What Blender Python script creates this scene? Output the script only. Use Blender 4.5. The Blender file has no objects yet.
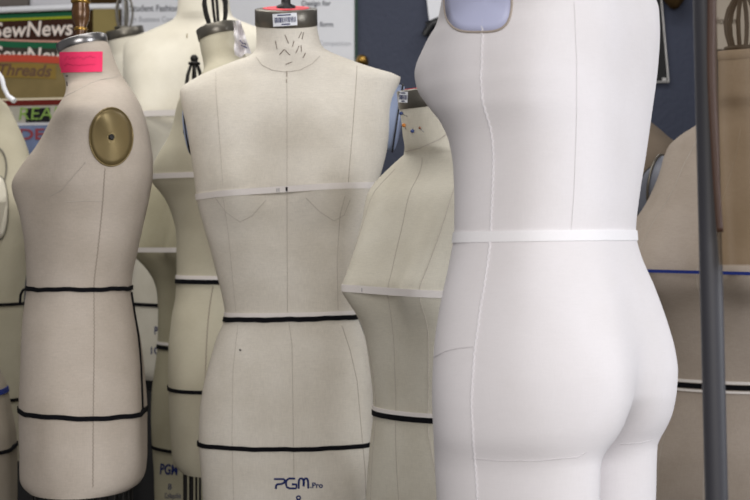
import bpy, math, random
from mathutils import Vector, Matrix
from mathutils.bvhtree import BVHTree
random.seed(7)
scn = bpy.context.scene
COL = scn.collection
F = 1500.0            # focal length in pixels for a 750 px wide frame (72 mm on 36 mm)
CZ = 1.25             # camera height
R = math.radians

def P3(px, py, D):
    return Vector(((px-375)/F*D, D, CZ-(py-250)/F*D))

def proj(v):
    return 375+F*v.x/v.y, 250-F*(v.z-CZ)/v.y

# ------------------------------------------------------------------ interpolation
def pchip(pts):
    xs = [float(p[0]) for p in pts]; ys = [float(p[1]) for p in pts]; n = len(xs)
    h = [xs[i+1]-xs[i] for i in range(n-1)]
    d = [(ys[i+1]-ys[i])/h[i] for i in range(n-1)]
    m = [0.0]*n
    if n == 2:
        m = [d[0], d[0]]
    else:
        m[0], m[-1] = d[0], d[-1]
        for i in range(1, n-1):
            if d[i-1]*d[i] > 0:
                w1 = 2*h[i]+h[i-1]; w2 = h[i]+2*h[i-1]
                m[i] = (w1+w2)/(w1/d[i-1]+w2/d[i])
    def f(x):
        if x <= xs[0]: return ys[0]
        if x >= xs[-1]: return ys[-1]
        i = 0
        while x > xs[i+1]: i += 1
        t = (x-xs[i])/h[i]; t2 = t*t; t3 = t2*t
        return (2*t3-3*t2+1)*ys[i]+(t3-2*t2+t)*h[i]*m[i]+(-2*t3+3*t2)*ys[i+1]+(t3-t2)*h[i]*m[i+1]
    return f

# ------------------------------------------------------------------ materials
def srgb(r, g, b):
    def c(v):
        v /= 255.0
        return v/12.92 if v <= 0.04045 else ((v+0.055)/1.055)**2.4
    return (c(r), c(g), c(b), 1)

def new_mat(name):
    m = bpy.data.materials.new(name); m.use_nodes = True
    return m, m.node_tree, m.node_tree.nodes['Principled BSDF']

def plain(name, col, rough=0.6, metal=0.0, noise=0.06, scale=40, bump=0.0):
    m, nt, b = new_mat(name)
    if rough >= 0.7: b.inputs['Specular IOR Level'].default_value = 0.12
    tc = nt.nodes.new('ShaderNodeTexCoord'); nz = nt.nodes.new('ShaderNodeTexNoise')
    nz.inputs['Scale'].default_value = scale; nz.inputs['Detail'].default_value = 4
    nt.links.new(tc.outputs['Object'], nz.inputs['Vector'])
    mx = nt.nodes.new('ShaderNodeMix'); mx.data_type = 'RGBA'
    mx.inputs[6].default_value = tuple(c*(1-noise) for c in col[:3])+(1,)
    mx.inputs[7].default_value = tuple(min(1, c*(1+noise)) for c in col[:3])+(1,)
    nt.links.new(nz.outputs['Fac'], mx.inputs[0]); nt.links.new(mx.outputs[2], b.inputs['Base Color'])
    b.inputs['Roughness'].default_value = rough; b.inputs['Metallic'].default_value = metal
    if bump:
        bp = nt.nodes.new('ShaderNodeBump'); bp.inputs['Strength'].default_value = bump; bp.inputs['Distance'].default_value = 0.002
        nt.links.new(nz.outputs['Fac'], bp.inputs['Height']); nt.links.new(bp.outputs['Normal'], b.inputs['Normal'])
    return m

def linen(name, col, weave=0.10, stain=0.05):
    """woven cloth: fine vertical and horizontal threads and faint handling marks"""
    m, nt, b = new_mat(name)
    L = nt.links.new
    tc = nt.nodes.new('ShaderNodeTexCoord')
    outs = []
    for sc in ((900, 900, 60), (70, 70, 1100)):
        mp = nt.nodes.new('ShaderNodeMapping'); mp.inputs['Scale'].default_value = sc
        nz = nt.nodes.new('ShaderNodeTexNoise'); nz.inputs['Scale'].default_value = 1.0; nz.inputs['Detail'].default_value = 2
        L(tc.outputs['Object'], mp.inputs['Vector']); L(mp.outputs['Vector'], nz.inputs['Vector'])
        outs.append(nz.outputs['Fac'])
    ad = nt.nodes.new('ShaderNodeMath'); ad.operation = 'ADD'
    L(outs[0], ad.inputs[0]); L(outs[1], ad.inputs[1])
    hf = nt.nodes.new('ShaderNodeMath'); hf.operation = 'MULTIPLY'; hf.inputs[1].default_value = 0.5
    L(ad.outputs[0], hf.inputs[0])
    mx = nt.nodes.new('ShaderNodeMix'); mx.data_type = 'RGBA'
    mx.inputs[6].default_value = tuple(c*(1-2*weave) for c in col[:3])+(1,)
    mx.inputs[7].default_value = tuple(min(1, c*(1+2*weave)) for c in col[:3])+(1,)
    L(hf.outputs[0], mx.inputs[0])
    n2 = nt.nodes.new('ShaderNodeTexNoise'); n2.inputs['Scale'].default_value = 9; n2.inputs['Detail'].default_value = 5
    L(tc.outputs['Object'], n2.inputs['Vector'])
    cr = nt.nodes.new('ShaderNodeValToRGB')
    cr.color_ramp.elements[0].position = 0.35; cr.color_ramp.elements[0].color = (1-2*stain, 1-2.2*stain, 1-2.6*stain, 1)
    cr.color_ramp.elements[1].position = 0.6; cr.color_ramp.elements[1].color = (1, 1, 1, 1)
    L(n2.outputs['Fac'], cr.inputs['Fac'])
    mu = nt.nodes.new('ShaderNodeMix'); mu.data_type = 'RGBA'; mu.blend_type = 'MULTIPLY'; mu.inputs[0].default_value = 1
    L(mx.outputs[2], mu.inputs[6]); L(cr.outputs['Color'], mu.inputs[7]); L(mu.outputs[2], b.inputs['Base Color'])
    b.inputs['Roughness'].default_value = 0.85
    b.inputs['Specular IOR Level'].default_value = 0.2
    bp = nt.nodes.new('ShaderNodeBump'); bp.inputs['Strength'].default_value = 0.12; bp.inputs['Distance'].default_value = 0.001
    L(hf.outputs[0], bp.inputs['Height']); L(bp.outputs['Normal'], b.inputs['Normal'])
    return m

M = {}
M['linen'] = linen('natural linen', srgb(216, 210, 199), 0.13)
M['linen_warm'] = linen('warm linen', srgb(190, 179, 167), 0.12)
M['linen_cream'] = linen('cream cotton', srgb(226, 221, 207), 0.04)
M['linen_soft'] = linen('soft greenish beige linen', srgb(208, 203, 189), 0.11)
M['linen_olive_shade'] = linen('shade-darkened greenish cloth', srgb(172, 166, 143), 0.07)  # greenish cloth, with the shade around the low form put into its colour
M['linen_olive'] = linen('greenish linen', srgb(194, 188, 168), 0.06)
M['linen_shade'] = linen('shade-darkened linen', srgb(124, 111, 97), 0.06)  # shade between the white and tan forms put into the cloth colour
M['linen_grey_shade'] = linen('shade-darkened grey cloth', srgb(160, 151, 138), 0.08)  # grey beige, darkened to carry the shade in the lower left corner
M['linen_tan'] = linen('tan linen', srgb(170, 158, 147), 0.13)
M['cotton_white'] = linen('white cotton', srgb(224, 220, 222), 0.03, 0.02)
M['tape_white'] = plain('white twill tape', srgb(226, 220, 216), 0.8, 0, 0.05, 300)
M['tape_bright'] = plain('bright white tape', srgb(234, 232, 234), 0.8, 0, 0.03, 300)
M['tape_black'] = plain('black twill tape', srgb(16, 16, 20), 0.95, 0, 0.15, 300)
M['tape_blue'] = plain('blue tape', srgb(38, 52, 120), 0.7)
M['seam'] = plain('seam thread', srgb(182, 174, 165), 0.9)
M['seam_cool'] = plain('white seam thread', srgb(208, 204, 206), 0.9)
M['seam_dark'] = plain('dark seam thread', srgb(160, 149, 138), 0.9)
M['seam_white'] = plain('white overcast thread', srgb(232, 229, 232), 0.9)
M['steel'] = plain('brushed steel', srgb(150, 148, 148), 0.3, 1.0, 0.15, 60)
M['steel_dark'] = plain('dark steel', srgb(112, 108, 100), 0.36, 0.75, 0.2, 60)
M['iron'] = plain('black iron', srgb(40, 38, 36), 0.45, 0.6, 0.2, 50)
M['brass'] = plain('brass', srgb(176, 140, 74), 0.3, 1.0, 0.15, 30)
M['brass_dull'] = plain('dull brass', srgb(128, 112, 76), 0.42, 0.6, 0.22, 14)
M['wood_fin'] = plain('varnished brown wood', srgb(92, 62, 34), 0.25, 0.2, 0.5, 90)
M['plate_blue'] = plain('blue grey plate', srgb(140, 152, 180), 0.45, 0.1, 0.05, 20)
M['plate_lilac'] = plain('lilac grey plate', srgb(190, 194, 224), 0.5, 0.0, 0.03, 20)
M['plate_dark'] = plain('slate plate', srgb(112, 115, 126), 0.5, 0.1, 0.06, 20)
M['pink'] = plain('pink paper', srgb(240, 62, 108), 0.7)
M['pink_dot'] = plain('coral paper disc', srgb(228, 70, 84), 0.6)
M['pencil'] = plain('pencil mark', srgb(150, 40, 72), 0.8)
M['ink_navy'] = plain('navy ink', srgb(32, 44, 96), 0.7)
M['ink_black'] = plain('black ink', srgb(36, 34, 38), 0.7)
M['ink_grey'] = plain('grey ink', srgb(122, 124, 132), 0.7)
M['ink_pale'] = plain('pale grey ink', srgb(188, 190, 196), 0.7)
M['paper'] = plain('white paper', srgb(236, 238, 244), 0.6, 0, 0.02)
M['paper_cream'] = plain('cream paper', srgb(226, 214, 186), 0.6, 0, 0.04)
M['pin_dark'] = plain('dark pin wire', srgb(88, 66, 54), 0.4, 0.5)
M['bead_blue'] = plain('blue glass bead', srgb(48, 66, 118), 0.25)
M['bead_orange'] = plain('orange glass bead', srgb(198, 120, 40), 0.25)
M['bead_brown'] = plain('brown bead', srgb(128, 84, 58), 0.4)
M['rack'] = plain('dark grey steel tube', srgb(54, 54, 60), 0.55, 0.0, 0.06, 25)
M['black_plastic'] = plain('black plastic', srgb(26, 26, 28), 0.4)
M['black_board'] = plain('black board', srgb(14, 13, 16), 0.6)
M['silver'] = plain('silver frame', srgb(214, 212, 210), 0.3, 0.6)
M['green_edge'] = plain('dark green edge', srgb(28, 60, 48), 0.6)
M['olive_card'] = plain('olive card', srgb(142, 128, 82), 0.7, 0, 0.1, 20)
M['brown_cloth'] = plain('dark brown cloth', srgb(66, 50, 28), 0.9, 0, 0.3, 40)
M['floor'] = plain('grey lino floor', srgb(92, 88, 84), 0.5, 0, 0.12, 6)
M['ceil'] = plain('white ceiling', srgb(225, 222, 214), 0.9, 0, 0.02, 20)

m, nt, b = new_mat('dark blue painted wall')
tc = nt.nodes.new('ShaderNodeTexCoord'); nz = nt.nodes.new('ShaderNodeTexNoise')
nz.inputs['Scale'].default_value = 70; nz.inputs['Detail'].default_value = 6
nt.links.new(tc.outputs['Object'], nz.inputs['Vector'])
b.inputs['Base Color'].default_value = srgb(61, 67, 86); b.inputs['Roughness'].default_value = 0.7
bp = nt.nodes.new('ShaderNodeBump'); bp.inputs['Strength'].default_value = 0.5; bp.inputs['Distance'].default_value = 0.006
nt.links.new(nz.outputs['Fac'], bp.inputs['Height']); nt.links.new(bp.outputs['Normal'], b.inputs['Normal'])
M['wall'] = m

def sheer(name, col, opacity):
    m, nt, b = new_mat(name)
    out = nt.nodes['Material Output']
    tr = nt.nodes.new('ShaderNodeBsdfTransparent'); tr.inputs['Color'].default_value = (0.90, 0.80, 0.64, 1)
    mix = nt.nodes.new('ShaderNodeMixShader')
    tc = nt.nodes.new('ShaderNodeTexCoord'); nz = nt.nodes.new('ShaderNodeTexNoise')
    mp = nt.nodes.new('ShaderNodeMapping'); mp.inputs['Scale'].default_value = (60, 60, 8)
    nz.inputs['Scale'].default_value = 1.0; nz.inputs['Detail'].default_value = 3
    nt.links.new(tc.outputs['Object'], mp.inputs['Vector']); nt.links.new(mp.outputs['Vector'], nz.inputs['Vector'])
    mr = nt.nodes.new('ShaderNodeMapRange'); mr.inputs['To Min'].default_value = opacity-0.06; mr.inputs['To Max'].default_value = opacity+0.06
    nt.links.new(nz.outputs['Fac'], mr.inputs['Value'])
    b.inputs['Base Color'].default_value = col; b.inputs['Roughness'].default_value = 0.6
    nt.links.new(mr.outputs['Result'], mix.inputs['Fac'])
    nt.links.new(tr.outputs[0], mix.inputs[1]); nt.links.new(b.outputs[0], mix.inputs[2])
    nt.links.new(mix.outputs[0], out.inputs['Surface'])
    return m
M['sheer'] = sheer('sheer brown organza', srgb(80, 60, 36), 0.47)
M['sheer_hem'] = sheer('doubled brown organza', srgb(62, 36, 24), 0.84)

# ------------------------------------------------------------------ mesh collecting
class MB:
    def __init__(s): s.v = []; s.f = []; s.flat = set()
    def add(s, vs, fs, flat=False):
        o = len(s.v); s.v += [Vector(v) for v in vs]
        for f in fs:
            if flat: s.flat.add(len(s.f))
            s.f.append([i+o for i in f])
    def rings(s, rings, cap0=True, cap1=True):
        n = len(rings[0]); vs = [p for r in rings for p in r]; fs = []
        for i in range(len(rings)-1):
            for j in range(n):
                k = (j+1) % n
                fs.append((i*n+j, i*n+k, (i+1)*n+k, (i+1)*n+j))
        s.add(vs, fs)
        if cap0: s.add(rings[0], [list(range(n))[::-1]], True)
        if cap1: s.add(rings[-1], [list(range(n))], True)
    def tube(s, pts, r, n=8, closed=False):
        pts = [Vector(p) for p in pts]; N = len(pts)
        rr = r if isinstance(r, (list, tuple)) else [r]*N
        rings = []; up = None
        for i in range(N):
            if closed: t = pts[(i+1) % N]-pts[i-1]
            else: t = pts[min(i+1, N-1)]-pts[max(i-1, 0)]
            if t.length < 1e-9: t = Vector((0, 0, 1))
            t.normalize()
            if up is None:
                up = Vector((0, 0, 1)) if abs(t.z) < 0.9 else Vector((1, 0, 0))
            a = (up-t*up.dot(t))
            if a.length < 1e-6: a = t.orthogonal()
            a.normalize(); up = a; bb = t.cross(a)
            rings.append([pts[i]+a*math.cos(2*math.pi*j/n)*rr[i]+bb*math.sin(2*math.pi*j/n)*rr[i] for j in range(n)])
        if closed: rings.append(rings[0])
        s.rings(rings, not closed, not closed)
    def box(s, c, sx, sy, sz, rot=None, bev=0.0):
        c = Vector(c); q = []
        for x in (-1, 1):
            for y in (-1, 1):
                for z in (-1, 1):
                    v = Vector((x*sx/2, y*sy/2, z*sz/2))
                    if rot is not None: v = rot @ v
                    q.append(c+v)
        s.add(q, [(0,1,3,2),(4,6,7,5),(0,4,5,1),(2,3,7,6),(0,2,6,4),(1,5,7,3)], True)
    def lathe(s, base, prof, axis=Vector((0,0,1)), n=24):
        axis = Vector(axis).normalized(); a = axis.orthogonal().normalized(); bb = axis.cross(a)
        rings = [[Vector(base)+axis*h+(a*math.cos(2*math.pi*j/n)+bb*math.sin(2*math.pi*j/n))*max(r, 1e-4) for j in range(n)] for r, h in prof]
        s.rings(rings)
    def build(s, name, mat, parent=None, origin=None):
        o0 = Vector(parent.location) if parent is not None and parent.type == 'EMPTY' else (Vector(origin) if origin is not None else None)
        if parent is not None and parent.type != 'EMPTY':
            o0 = Vector(parent['_o']) if '_o' in parent else Vector((0,0,0))
        if o0 is None:
            xs = [v.x for v in s.v]; ys = [v.y for v in s.v]; zs = [v.z for v in s.v]
            o0 = Vector(((min(xs)+max(xs))/2, (min(ys)+max(ys))/2, min(zs)))
        me = bpy.data.meshes.new(name)
        me.from_pydata([tuple(v-o0) for v in s.v], [], s.f); me.validate(); me.update()
        if len(me.polygons) == len(s.f):
            for i, p in enumerate(me.polygons): p.use_smooth = i not in s.flat
        me.materials.append(mat)
        ob = bpy.data.objects.new(name, me); COL.objects.link(ob)
        ORG[ob.name] = o0
        if parent is not None:
            ob.parent = parent
            if parent.type == 'EMPTY': pass
            else:
                po = ORG[parent.name]
                for v in me.vertices: v.co += o0-po
                ORG[ob.name] = po
        else:
            ob.location = o0
        return ob
ORG = {}

def tag(o, label, cat, group=None):
    o['label'] = label; o['category'] = cat
    if group: o['group'] = group
    return o
def struct(o): o['kind'] = 'structure'; return o
def empty(name, loc):
    e = bpy.data.objects.new(name, None); COL.objects.link(e); e.location = loc; e.empty_display_size = 0.05
    ORG[e.name] = Vector(loc); return e

def text_mesh(body, size, weight=0.0, shear=0.0, space=1.0):
    """outline of a word as 2D verts + faces, centred on x"""
    cu = bpy.data.curves.new('t', 'FONT'); cu.body = body; cu.size = size; cu.offset = weight; cu.shear = shear
    cu.space_character = space; cu.align_x = 'CENTER'; cu.align_y = 'CENTER'; cu.resolution_u = 3
    ob = bpy.data.objects.new('t', cu); COL.objects.link(ob)
    dg = bpy.context.evaluated_depsgraph_get(); dg.update()
    me = ob.evaluated_get(dg).to_mesh()
    vs = [Vector(v.co) for v in me.vertices]; fs = [list(p.vertices) for p in me.polygons]
    ob.evaluated_get(dg).to_mesh_clear(); bpy.data.objects.remove(ob); bpy.data.curves.remove(cu)
    return vs, fs

def flat_text(name, body, size, centre, xdir, ydir, mat, parent, weight=0, shear=0, lift=0.0012, space=1.0, squash=1.0):
    vs, fs = text_mesh(body, size, weight, shear, space)
    xd = Vector(xdir).normalized(); yd = Vector(ydir).normalized(); n = xd.cross(yd)
    mb = MB(); mb.add([Vector(centre)+xd*v.x*squash+yd*v.y+n*lift for v in vs], fs, True)
    return mb.build(name, mat, parent)

# ------------------------------------------------------------------ the body of a dress form
#          t    w     front back  exp  bust  butt
TAB = [(0.0, .058, .056, .058, 2.0, 0,    0),
       (0.6, .060, .057, .060, 2.0, 0,    0),
       (1.0, .068, .060, .068, 2.0, 0,    0),
       (1.35,.118, .060, .076, 2.0, 0,    0),
       (1.7, .165, .063, .084, 2.1, 0,    0),
       (2.0, .192, .070, .090, 2.3, .004, 0),
       (2.3, .180, .080, .096, 2.5, .014, 0),
       (2.65,.168, .088, .100, 2.4, .034, 0),
       (3.0, .162, .092, .098, 2.3, .052, 0),
       (3.15,.155, .092, .096, 2.2, .042, 0),
       (3.4, .143, .092, .092, 2.1, .014, 0),
       (4.0, .124, .086, .084, 2.1, 0,    0),
       (4.5, .150, .098, .104, 2.1, 0,    .008),
       (5.0, .172, .104, .118, 2.1, 0,    .016),
       (5.5, .170, .102, .110, 2.1, 0,    .010),
       (6.0, .164, .098, .100, 2.1, 0,    .002)]
CH = [pchip([(r[0], r[k]) for r in TAB]) for k in range(1, 7)]

def section(t, n, kw, kd, bust=1.0, butt=1.0, pinch=0.0, cleft=0.0, boxy=1.0):
    w, f, bk, e, A, B = [c(t) for c in CH]
    A *= bust; B *= butt; e *= boxy; out = []
    for j in range(n):
        th = 2*math.pi*j/n; c = math.cos(th); s = math.sin(th)
        lat = w*math.copysign(abs(c)**(2/e), c)
        u = abs(s)**(2/e)
        q = lat/w
        if pinch > 0:
            circ = math.sqrt(max(0.0, 1-((abs(q)-0.5)/0.5)**2))
            u = u*(1-pinch)+pinch*(0.004+0.996*circ)
        if s >= 0:
            fw = f*u+A*(math.exp(-((q-.5)/.36)**2)+math.exp(-((q+.5)/.36)**2))*min(1, u*1.3)
        else:
            fw = -(bk*u+B*(math.exp(-((q-.48)/.36)**2)+math.exp(-((q+.48)/.36)**2))*min(1, u*1.3))
            if cleft: fw *= 1-cleft*math.exp(-(q/.13)**2)
        out.append((lat*kw, fw*kd))
    return out

class Form:
    """A padded body lofted through level sections; the outline lists give its width at each height."""
    def __init__(s, label, D, face, left, right, marks, mode='u', cloth='linen', tilt=10, n=96, rows=120,
                 bust=1.0, butt=1.0, pinch=None, cleft=None, boxy=1.0, category='dress form'):
        s.D = D; s.face = R(face); s.n = n
        s.fw = Vector((math.cos(s.face), math.sin(s.face), 0)); s.lv = Vector((-math.sin(s.face), math.cos(s.face), 0))
        fl = pchip(left); fr = pchip(right)
        tm = pchip(marks); s.tm = tm
        s.y0 = marks[0][0]; s.y1 = marks[-1][0]
        s.V = []; s.cx = []
        for i in range(rows):
            py = s.y0+(s.y1-s.y0)*i/(rows-1); t = tm(py)
            L = fl(py); W = fr(py)-L
            pn = pinch(py) if pinch else 0; cl = cleft(py) if cleft else 0
            def pts(k, cx):
                kw = k if mode in 'uw' else 1.0*s_fix; kd = k if mode in 'ud' else 1.0*s_fix
                return [Vector((cx, D, 0))+s.lv*a+s.fw*b_ for a, b_ in section(t, n, kw, kd, bust, butt, pn, cl, boxy)]
            s_fix = 1.0
            cx = ((L+W/2)-375)/F*D
            def ext(k, cx):
                q = [375+F*p.x/p.y for p in pts(k, cx)]; return min(q), max(q)
            for it in range(2):
                lo, hi = 0.2, 3.0
                for _ in range(26):
                    mid = (lo+hi)/2; e0, e1 = ext(mid, cx)
                    if e1-e0 < W: lo = mid
                    else: hi = mid
                k = (lo+hi)/2; e0, e1 = ext(k, cx)
                cx += (L-e0)/F*D
            z = CZ-(py-250)/F*D
            wt = max(0.0, min(1.0, 1.15-t)); wt = wt*wt*(3-2*wt)
            ring = []
            for p in pts(k, cx):
                fo = (p-Vector((cx, D, 0))).dot(s.fw)
                p.z = z-math.tan(R(tilt))*fo*wt; ring.append(p)
            s.V.append(ring); s.cx.append(cx)
        s.tilt = R(tilt)
        mid = s.cx[len(s.cx)*2//3]
        s.root = empty('dress_form', (mid, D, 0)); tag(s.root, label, category)
        mb = MB(); mb.rings(s.V, True, True)
        s.body = mb.build('body', M[cloth], s.root)
        fs = mb.f; s.bvh = BVHTree.FromPolygons([tuple(v) for v in mb.v], fs)
        s.cloth = cloth
    def z(s, py): return CZ-(py-250)/F*s.D
    def rowf(s, py): return (py-s.y0)/(s.y1-s.y0)*(len(s.V)-1)
    def pt(s, py, col):
        r = max(0, min(len(s.V)-1.001, s.rowf(py))); i = int(r); a = r-i
        j = int(math.floor(col)) % s.n; k = (j+1) % s.n; b_ = col-math.floor(col)
        A = s.V[i][j].lerp(s.V[i][k], b_); B = s.V[i+1][j].lerp(s.V[i+1][k], b_)
        return A.lerp(B, a)
    def centre(s, py):
        r = max(0, min(len(s.V)-1.001, s.rowf(py))); i = int(r)
        return Vector((s.cx[i], s.D, s.z(py)))
    def hit(s, px, py, off=0.0):
        o = Vector((0, 0, CZ)); d = (P3(px, py, s.D)-o).normalized()
        loc, nor, idx, dist = s.bvh.ray_cast(o, d)
        if loc is None: return None, None
        if nor.dot(d) > 0: nor = -nor
        return loc+nor*off, nor
    # -- a tape round the body
    def ring2d(s, z, slope, m=120):
        pts = []
        for j in range(s.n):
            prev = s.V[0][j]
            for i in range(1, len(s.V)):
                cur = s.V[i][j]
                zz = z+slope*(cur.x-s.root.location.x)
                if cur.z <= zz <= prev.z+1e-9:
                    a = 0 if prev.z == cur.z else (prev.z-zz)/(prev.z-cur.z)
                    pts.append(prev.lerp(cur, a)); break
                prev = cur
        p2 = sorted((p.x, p.y) for p in pts)
        def half(ps):
            h = []
            for p in ps:
                while len(h) >= 2 and (h[-1][0]-h[-2][0])*(p[1]-h[-2][1])-(h[-1][1]-h[-2][1])*(p[0]-h[-2][0]) <= 0: h.pop()
                h.append(p)
            return h
        lo = half(p2); up = half(p2[::-1]); hull = lo[:-1]+up[:-1]
        c = Vector((sum(p[0] for p in hull)/len(hull), sum(p[1] for p in hull)/len(hull)))
        out = []
        for q in range(m):
            an = 2*math.pi*q/m; d = Vector((math.cos(an), math.sin(an))); best = None
            for i in range(len(hull)):
                a = Vector(hull[i])-c; b_ = Vector(hull[(i+1) % len(hull)])-c; e = b_-a
                den = d.x*e.y-d.y*e.x
                if abs(den) < 1e-12: continue
                tt = (a.x*e.y-a.y*e.x)/den; uu = (a.x*d.y-a.y*d.x)/den
                if tt > 0 and -1e-6 <= uu <= 1+1e-6: best = tt if best is None else max(best, tt)
            out.append((c, d, best))
        return out
    def tape(s, py, h, mat, slope=0.0, thick=0.0022, name='tape', z=None, wob=0.0):
        z = s.z(py) if z is None else z
        A = s.ring2d(z+h/2, slope); B = s.ring2d(z-h/2, slope)
        def ring(S, off, dz):
            r = []
            for q, (c, d, t) in enumerate(S):
                x = c.x+d.x*(t+off); y = c.y+d.y*(t+off)
                w = wob*math.sin(q*0.37)+wob*0.6*math.sin(q*0.91+1)
                r.append(Vector((x, y, z+dz+slope*(x-s.root.location.x)+w)))
            return r
        mb = MB(); q = [ring(A, -0.002, h/2), ring(A, thick, h/2), ring(B, thick, -h/2), ring(B, -0.002, -h/2)]
        for a, b_ in zip(q[:-1], q[1:]): mb.rings([a, b_], False, False)
        return mb.build(name, M[mat], s.root)
    # -- a seam down the body at a fixed place round the section
    def seam(s, col, ya, yb, mat='seam', r=0.0007, zig=0.0, step=4, name='seam', drift=None):
        pts = []; y = ya; k = 0
        while y <= yb:
            cc = col+(drift(y) if drift else 0)
            p = s.pt(y, cc); c = s.centre(y); n = Vector((p.x-c.x, p.y-c.y, 0)).normalized()
            tv = (s.pt(y, cc+0.5)-s.pt(y, cc-0.5)).normalized()
            pts.append(p+n*0.0003+tv*(zig if k % 2 else -zig)); y += step; k += 1
        mb = MB(); mb.tube(pts, r, 6)
        return mb.build(name, M[mat], s.root)
    def stroke(s, pix, mat, r=0.0007, off=0.0003, name='seam', parent=True, dense=True, on=None):
        P = []
        if dense:
            for (a, b_), (c, d) in zip(pix[:-1], pix[1:]):
                k = max(2, int(math.hypot(c-a, d-b_)/3))
                P += [(a+(c-a)*i/k, b_+(d-b_)*i/k) for i in range(k)]
            P.append(pix[-1])
        else: P = pix
        bv = s.bvh
        if on is not None:
            s.bvh = BVHTree.FromPolygons([tuple(v.co+ORG[on.name]) for v in on.data.vertices], [tuple(p.vertices) for p in on.data.polygons])
        pts = [s.hit(x, y, off)[0] for x, y in P]; s.bvh = bv; pts = [p for p in pts if p is not None]
        mb = MB(); mb.tube(pts, r, 6)
        return mb.build(name, M[mat], s.root if parent else None)
    def zigzag(s, pix, mat, r, amp, step, name='side_seam'):
        f = pchip([(y, x) for x, y in pix]); y = pix[0][1]; P = []; k = 0
        while y < pix[-1][1]:
            P.append((f(y)+(amp if k % 2 else -amp), y)); y += step; k += 1
        return s.stroke(P, mat, r, .0002, name, dense=False)
    def text(s, body, px, py, hpx, mat, name='printed_text', weight=0, shear=0, rot=0, space=1.0, squash=1.0):
        vs, fs = text_mesh(body, hpx*1.38, weight, shear, space)
        mb = MB(); o = []
        c, sn = math.cos(rot), math.sin(rot)
        for v in vs:
            x = v.x*squash
            p, n_ = s.hit(px+x*c-v.y*sn, py-(v.y*c+x*sn), 0.0006)
            if p is None: return None
            o.append(p)
        mb.add(o, fs); return mb.build(name, M[mat], s.root)
    # -- fittings
    def cap(s, h, mat='steel', top_mat=None, flare=0.002):
        ax = Vector((0, 0, 1))*math.cos(s.tilt)+s.fw*math.sin(s.tilt)
        ring = s.V[0]; c = sum(ring, Vector())/len(ring)
        def rg(off, up): return [p+(p-c).normalized()*off+ax*up for p in ring]
        mb = MB(); mb.rings([rg(flare*.6, -0.003), rg(flare, -0.002), rg(flare, h-.0015), rg(flare-.0015, h), rg(-0.012, h+0.001)])
        s.cap_o = mb.build('neck_cap', M[mat], s.root)
        s.cap_c = c+ax*h; s.ax = ax; s.cap_r = sum((p-c).length for p in ring)/len(ring); s.cap_base = c; s.cap_h = h
        if top_mat:
            a = ax.orthogonal().normalized(); mb = MB(); mb.lathe(s.cap_c+ax*0.0005, [(s.cap_r*.78, 0), (s.cap_r*.78, .0016)], ax, 32)
            mb.build('top_disc', M[top_mat], s.root)
        return s.cap_o
    def cage(s, h=0.12, rad=0.026, bars=5, mat='iron', lean=0.0, rot=0.0, br=.0034):
        """hanger fitting: a ring of bent bars closing under a collar and a ball"""
        ax = (Vector((0, 0, 1))+s.fw*lean).normalized(); a = ax.orthogonal().normalized(); bb = ax.cross(a)
        root = s.cap_c
        mb = MB(); mb.lathe(root, [(rad*1.15, 0), (rad*1.15, .005), (rad*.6, .008)], ax, 20)
        hub = mb.build('hanger_fitting', M[mat], s.root)
        for k in range(bars):
            an = rot+2*math.pi*k/bars; d = a*math.cos(an)+bb*math.sin(an)
            pr = [(rad*.75, .004), (rad*1.0, h*.25), (rad*1.08, h*.45), (rad*.9, h*.65), (rad*.55, h*.82), (rad*.3, h*.88)]
            m2 = MB(); m2.tube([root+ax*z_+d*r_ for r_, z_ in pr], br, 8)
            m2.build('bar', M[mat], hub)
        m3 = MB(); m3.lathe(root+ax*h*.84, [(rad*.35, 0), (rad*.72, .003), (rad*.72, .009), (rad*.4, .011)], ax, 20); m3.build('collar', M[mat], hub)
        m4 = MB(); rr = rad*.5; m4.lathe(root+ax*(h*.84+.008), [(rr*math.sin(math.pi*i/10), rr-rr*math.cos(math.pi*i/10)) for i in range(11)], ax, 20); m4.build('ball', M[mat], hub)
    def arm_plate(s, side, py, hh, ww, mat, back=0.0, rim='steel_dark', dome=0.010, sink=0.004, hole=True, square=2.0, rimr=0.0028, lift=0.0):
        """oval plate closing an armhole; side +1 is the form's own left"""
        zc = s.z(py); ztop = zc+hh/2*.8; zbot = zc-hh/2*.8
        def lat(z):
            py_ = 250-(z-CZ)*F/s.D; r = max(0, min(len(s.V)-1, int(round(s.rowf(py_)))))
            c = Vector((s.cx[r], s.D, 0)); return max((side*(p-c).dot(s.lv) for p in s.V[r])), s.cx[r]
        (lt, c1), (lb, c2) = lat(ztop), lat(zbot)
        cx = (c1+c2)/2
        top = Vector((cx, s.D, ztop))+s.lv*side*lt; bot = Vector((cx, s.D, zbot))+s.lv*side*lb
        up = (top-bot).normalized(); mid = (top+bot)/2-s.fw*back
        nrm = s.lv*side; nrm = (nrm-up*nrm.dot(up)).normalized()
        u = up.cross(nrm)
        mid = mid-nrm*sink+nrm*lift
        N = 48
        def el(k, off):
            r_ = []
            for j in range(N):
                c, q = math.cos(2*math.pi*j/N), math.sin(2*math.pi*j/N)
                r_.append(mid+u*(ww/2*k*math.copysign(abs(c)**(2/square), c))+up*(hh/2*k*math.copysign(abs(q)**(2/square), q))+nrm*off)
            return r_
        mb = MB(); mb.rings([el(1, -0.02), el(1, 0.004), el(.97, .006)]+[el(math.cos(math.pi/2*i/6), .006+dome*math.sin(math.pi/2*i/6)) for i in range(1, 6)], True, True)
        pl = mb.build('arm_plate', M[mat], s.root)
        m2 = MB(); m2.tube(el(1.02, .0045), rimr, 8, closed=True); m2.build('rim', M[rim], pl)
        if hole:
            m3 = MB(); m3.lathe(mid+nrm*(.005+dome), [(.0062, 0), (.0062, .002), (.004, .0028)], nrm, 16); m3.build('bolt', M['iron'], pl)
        return pl
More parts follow.
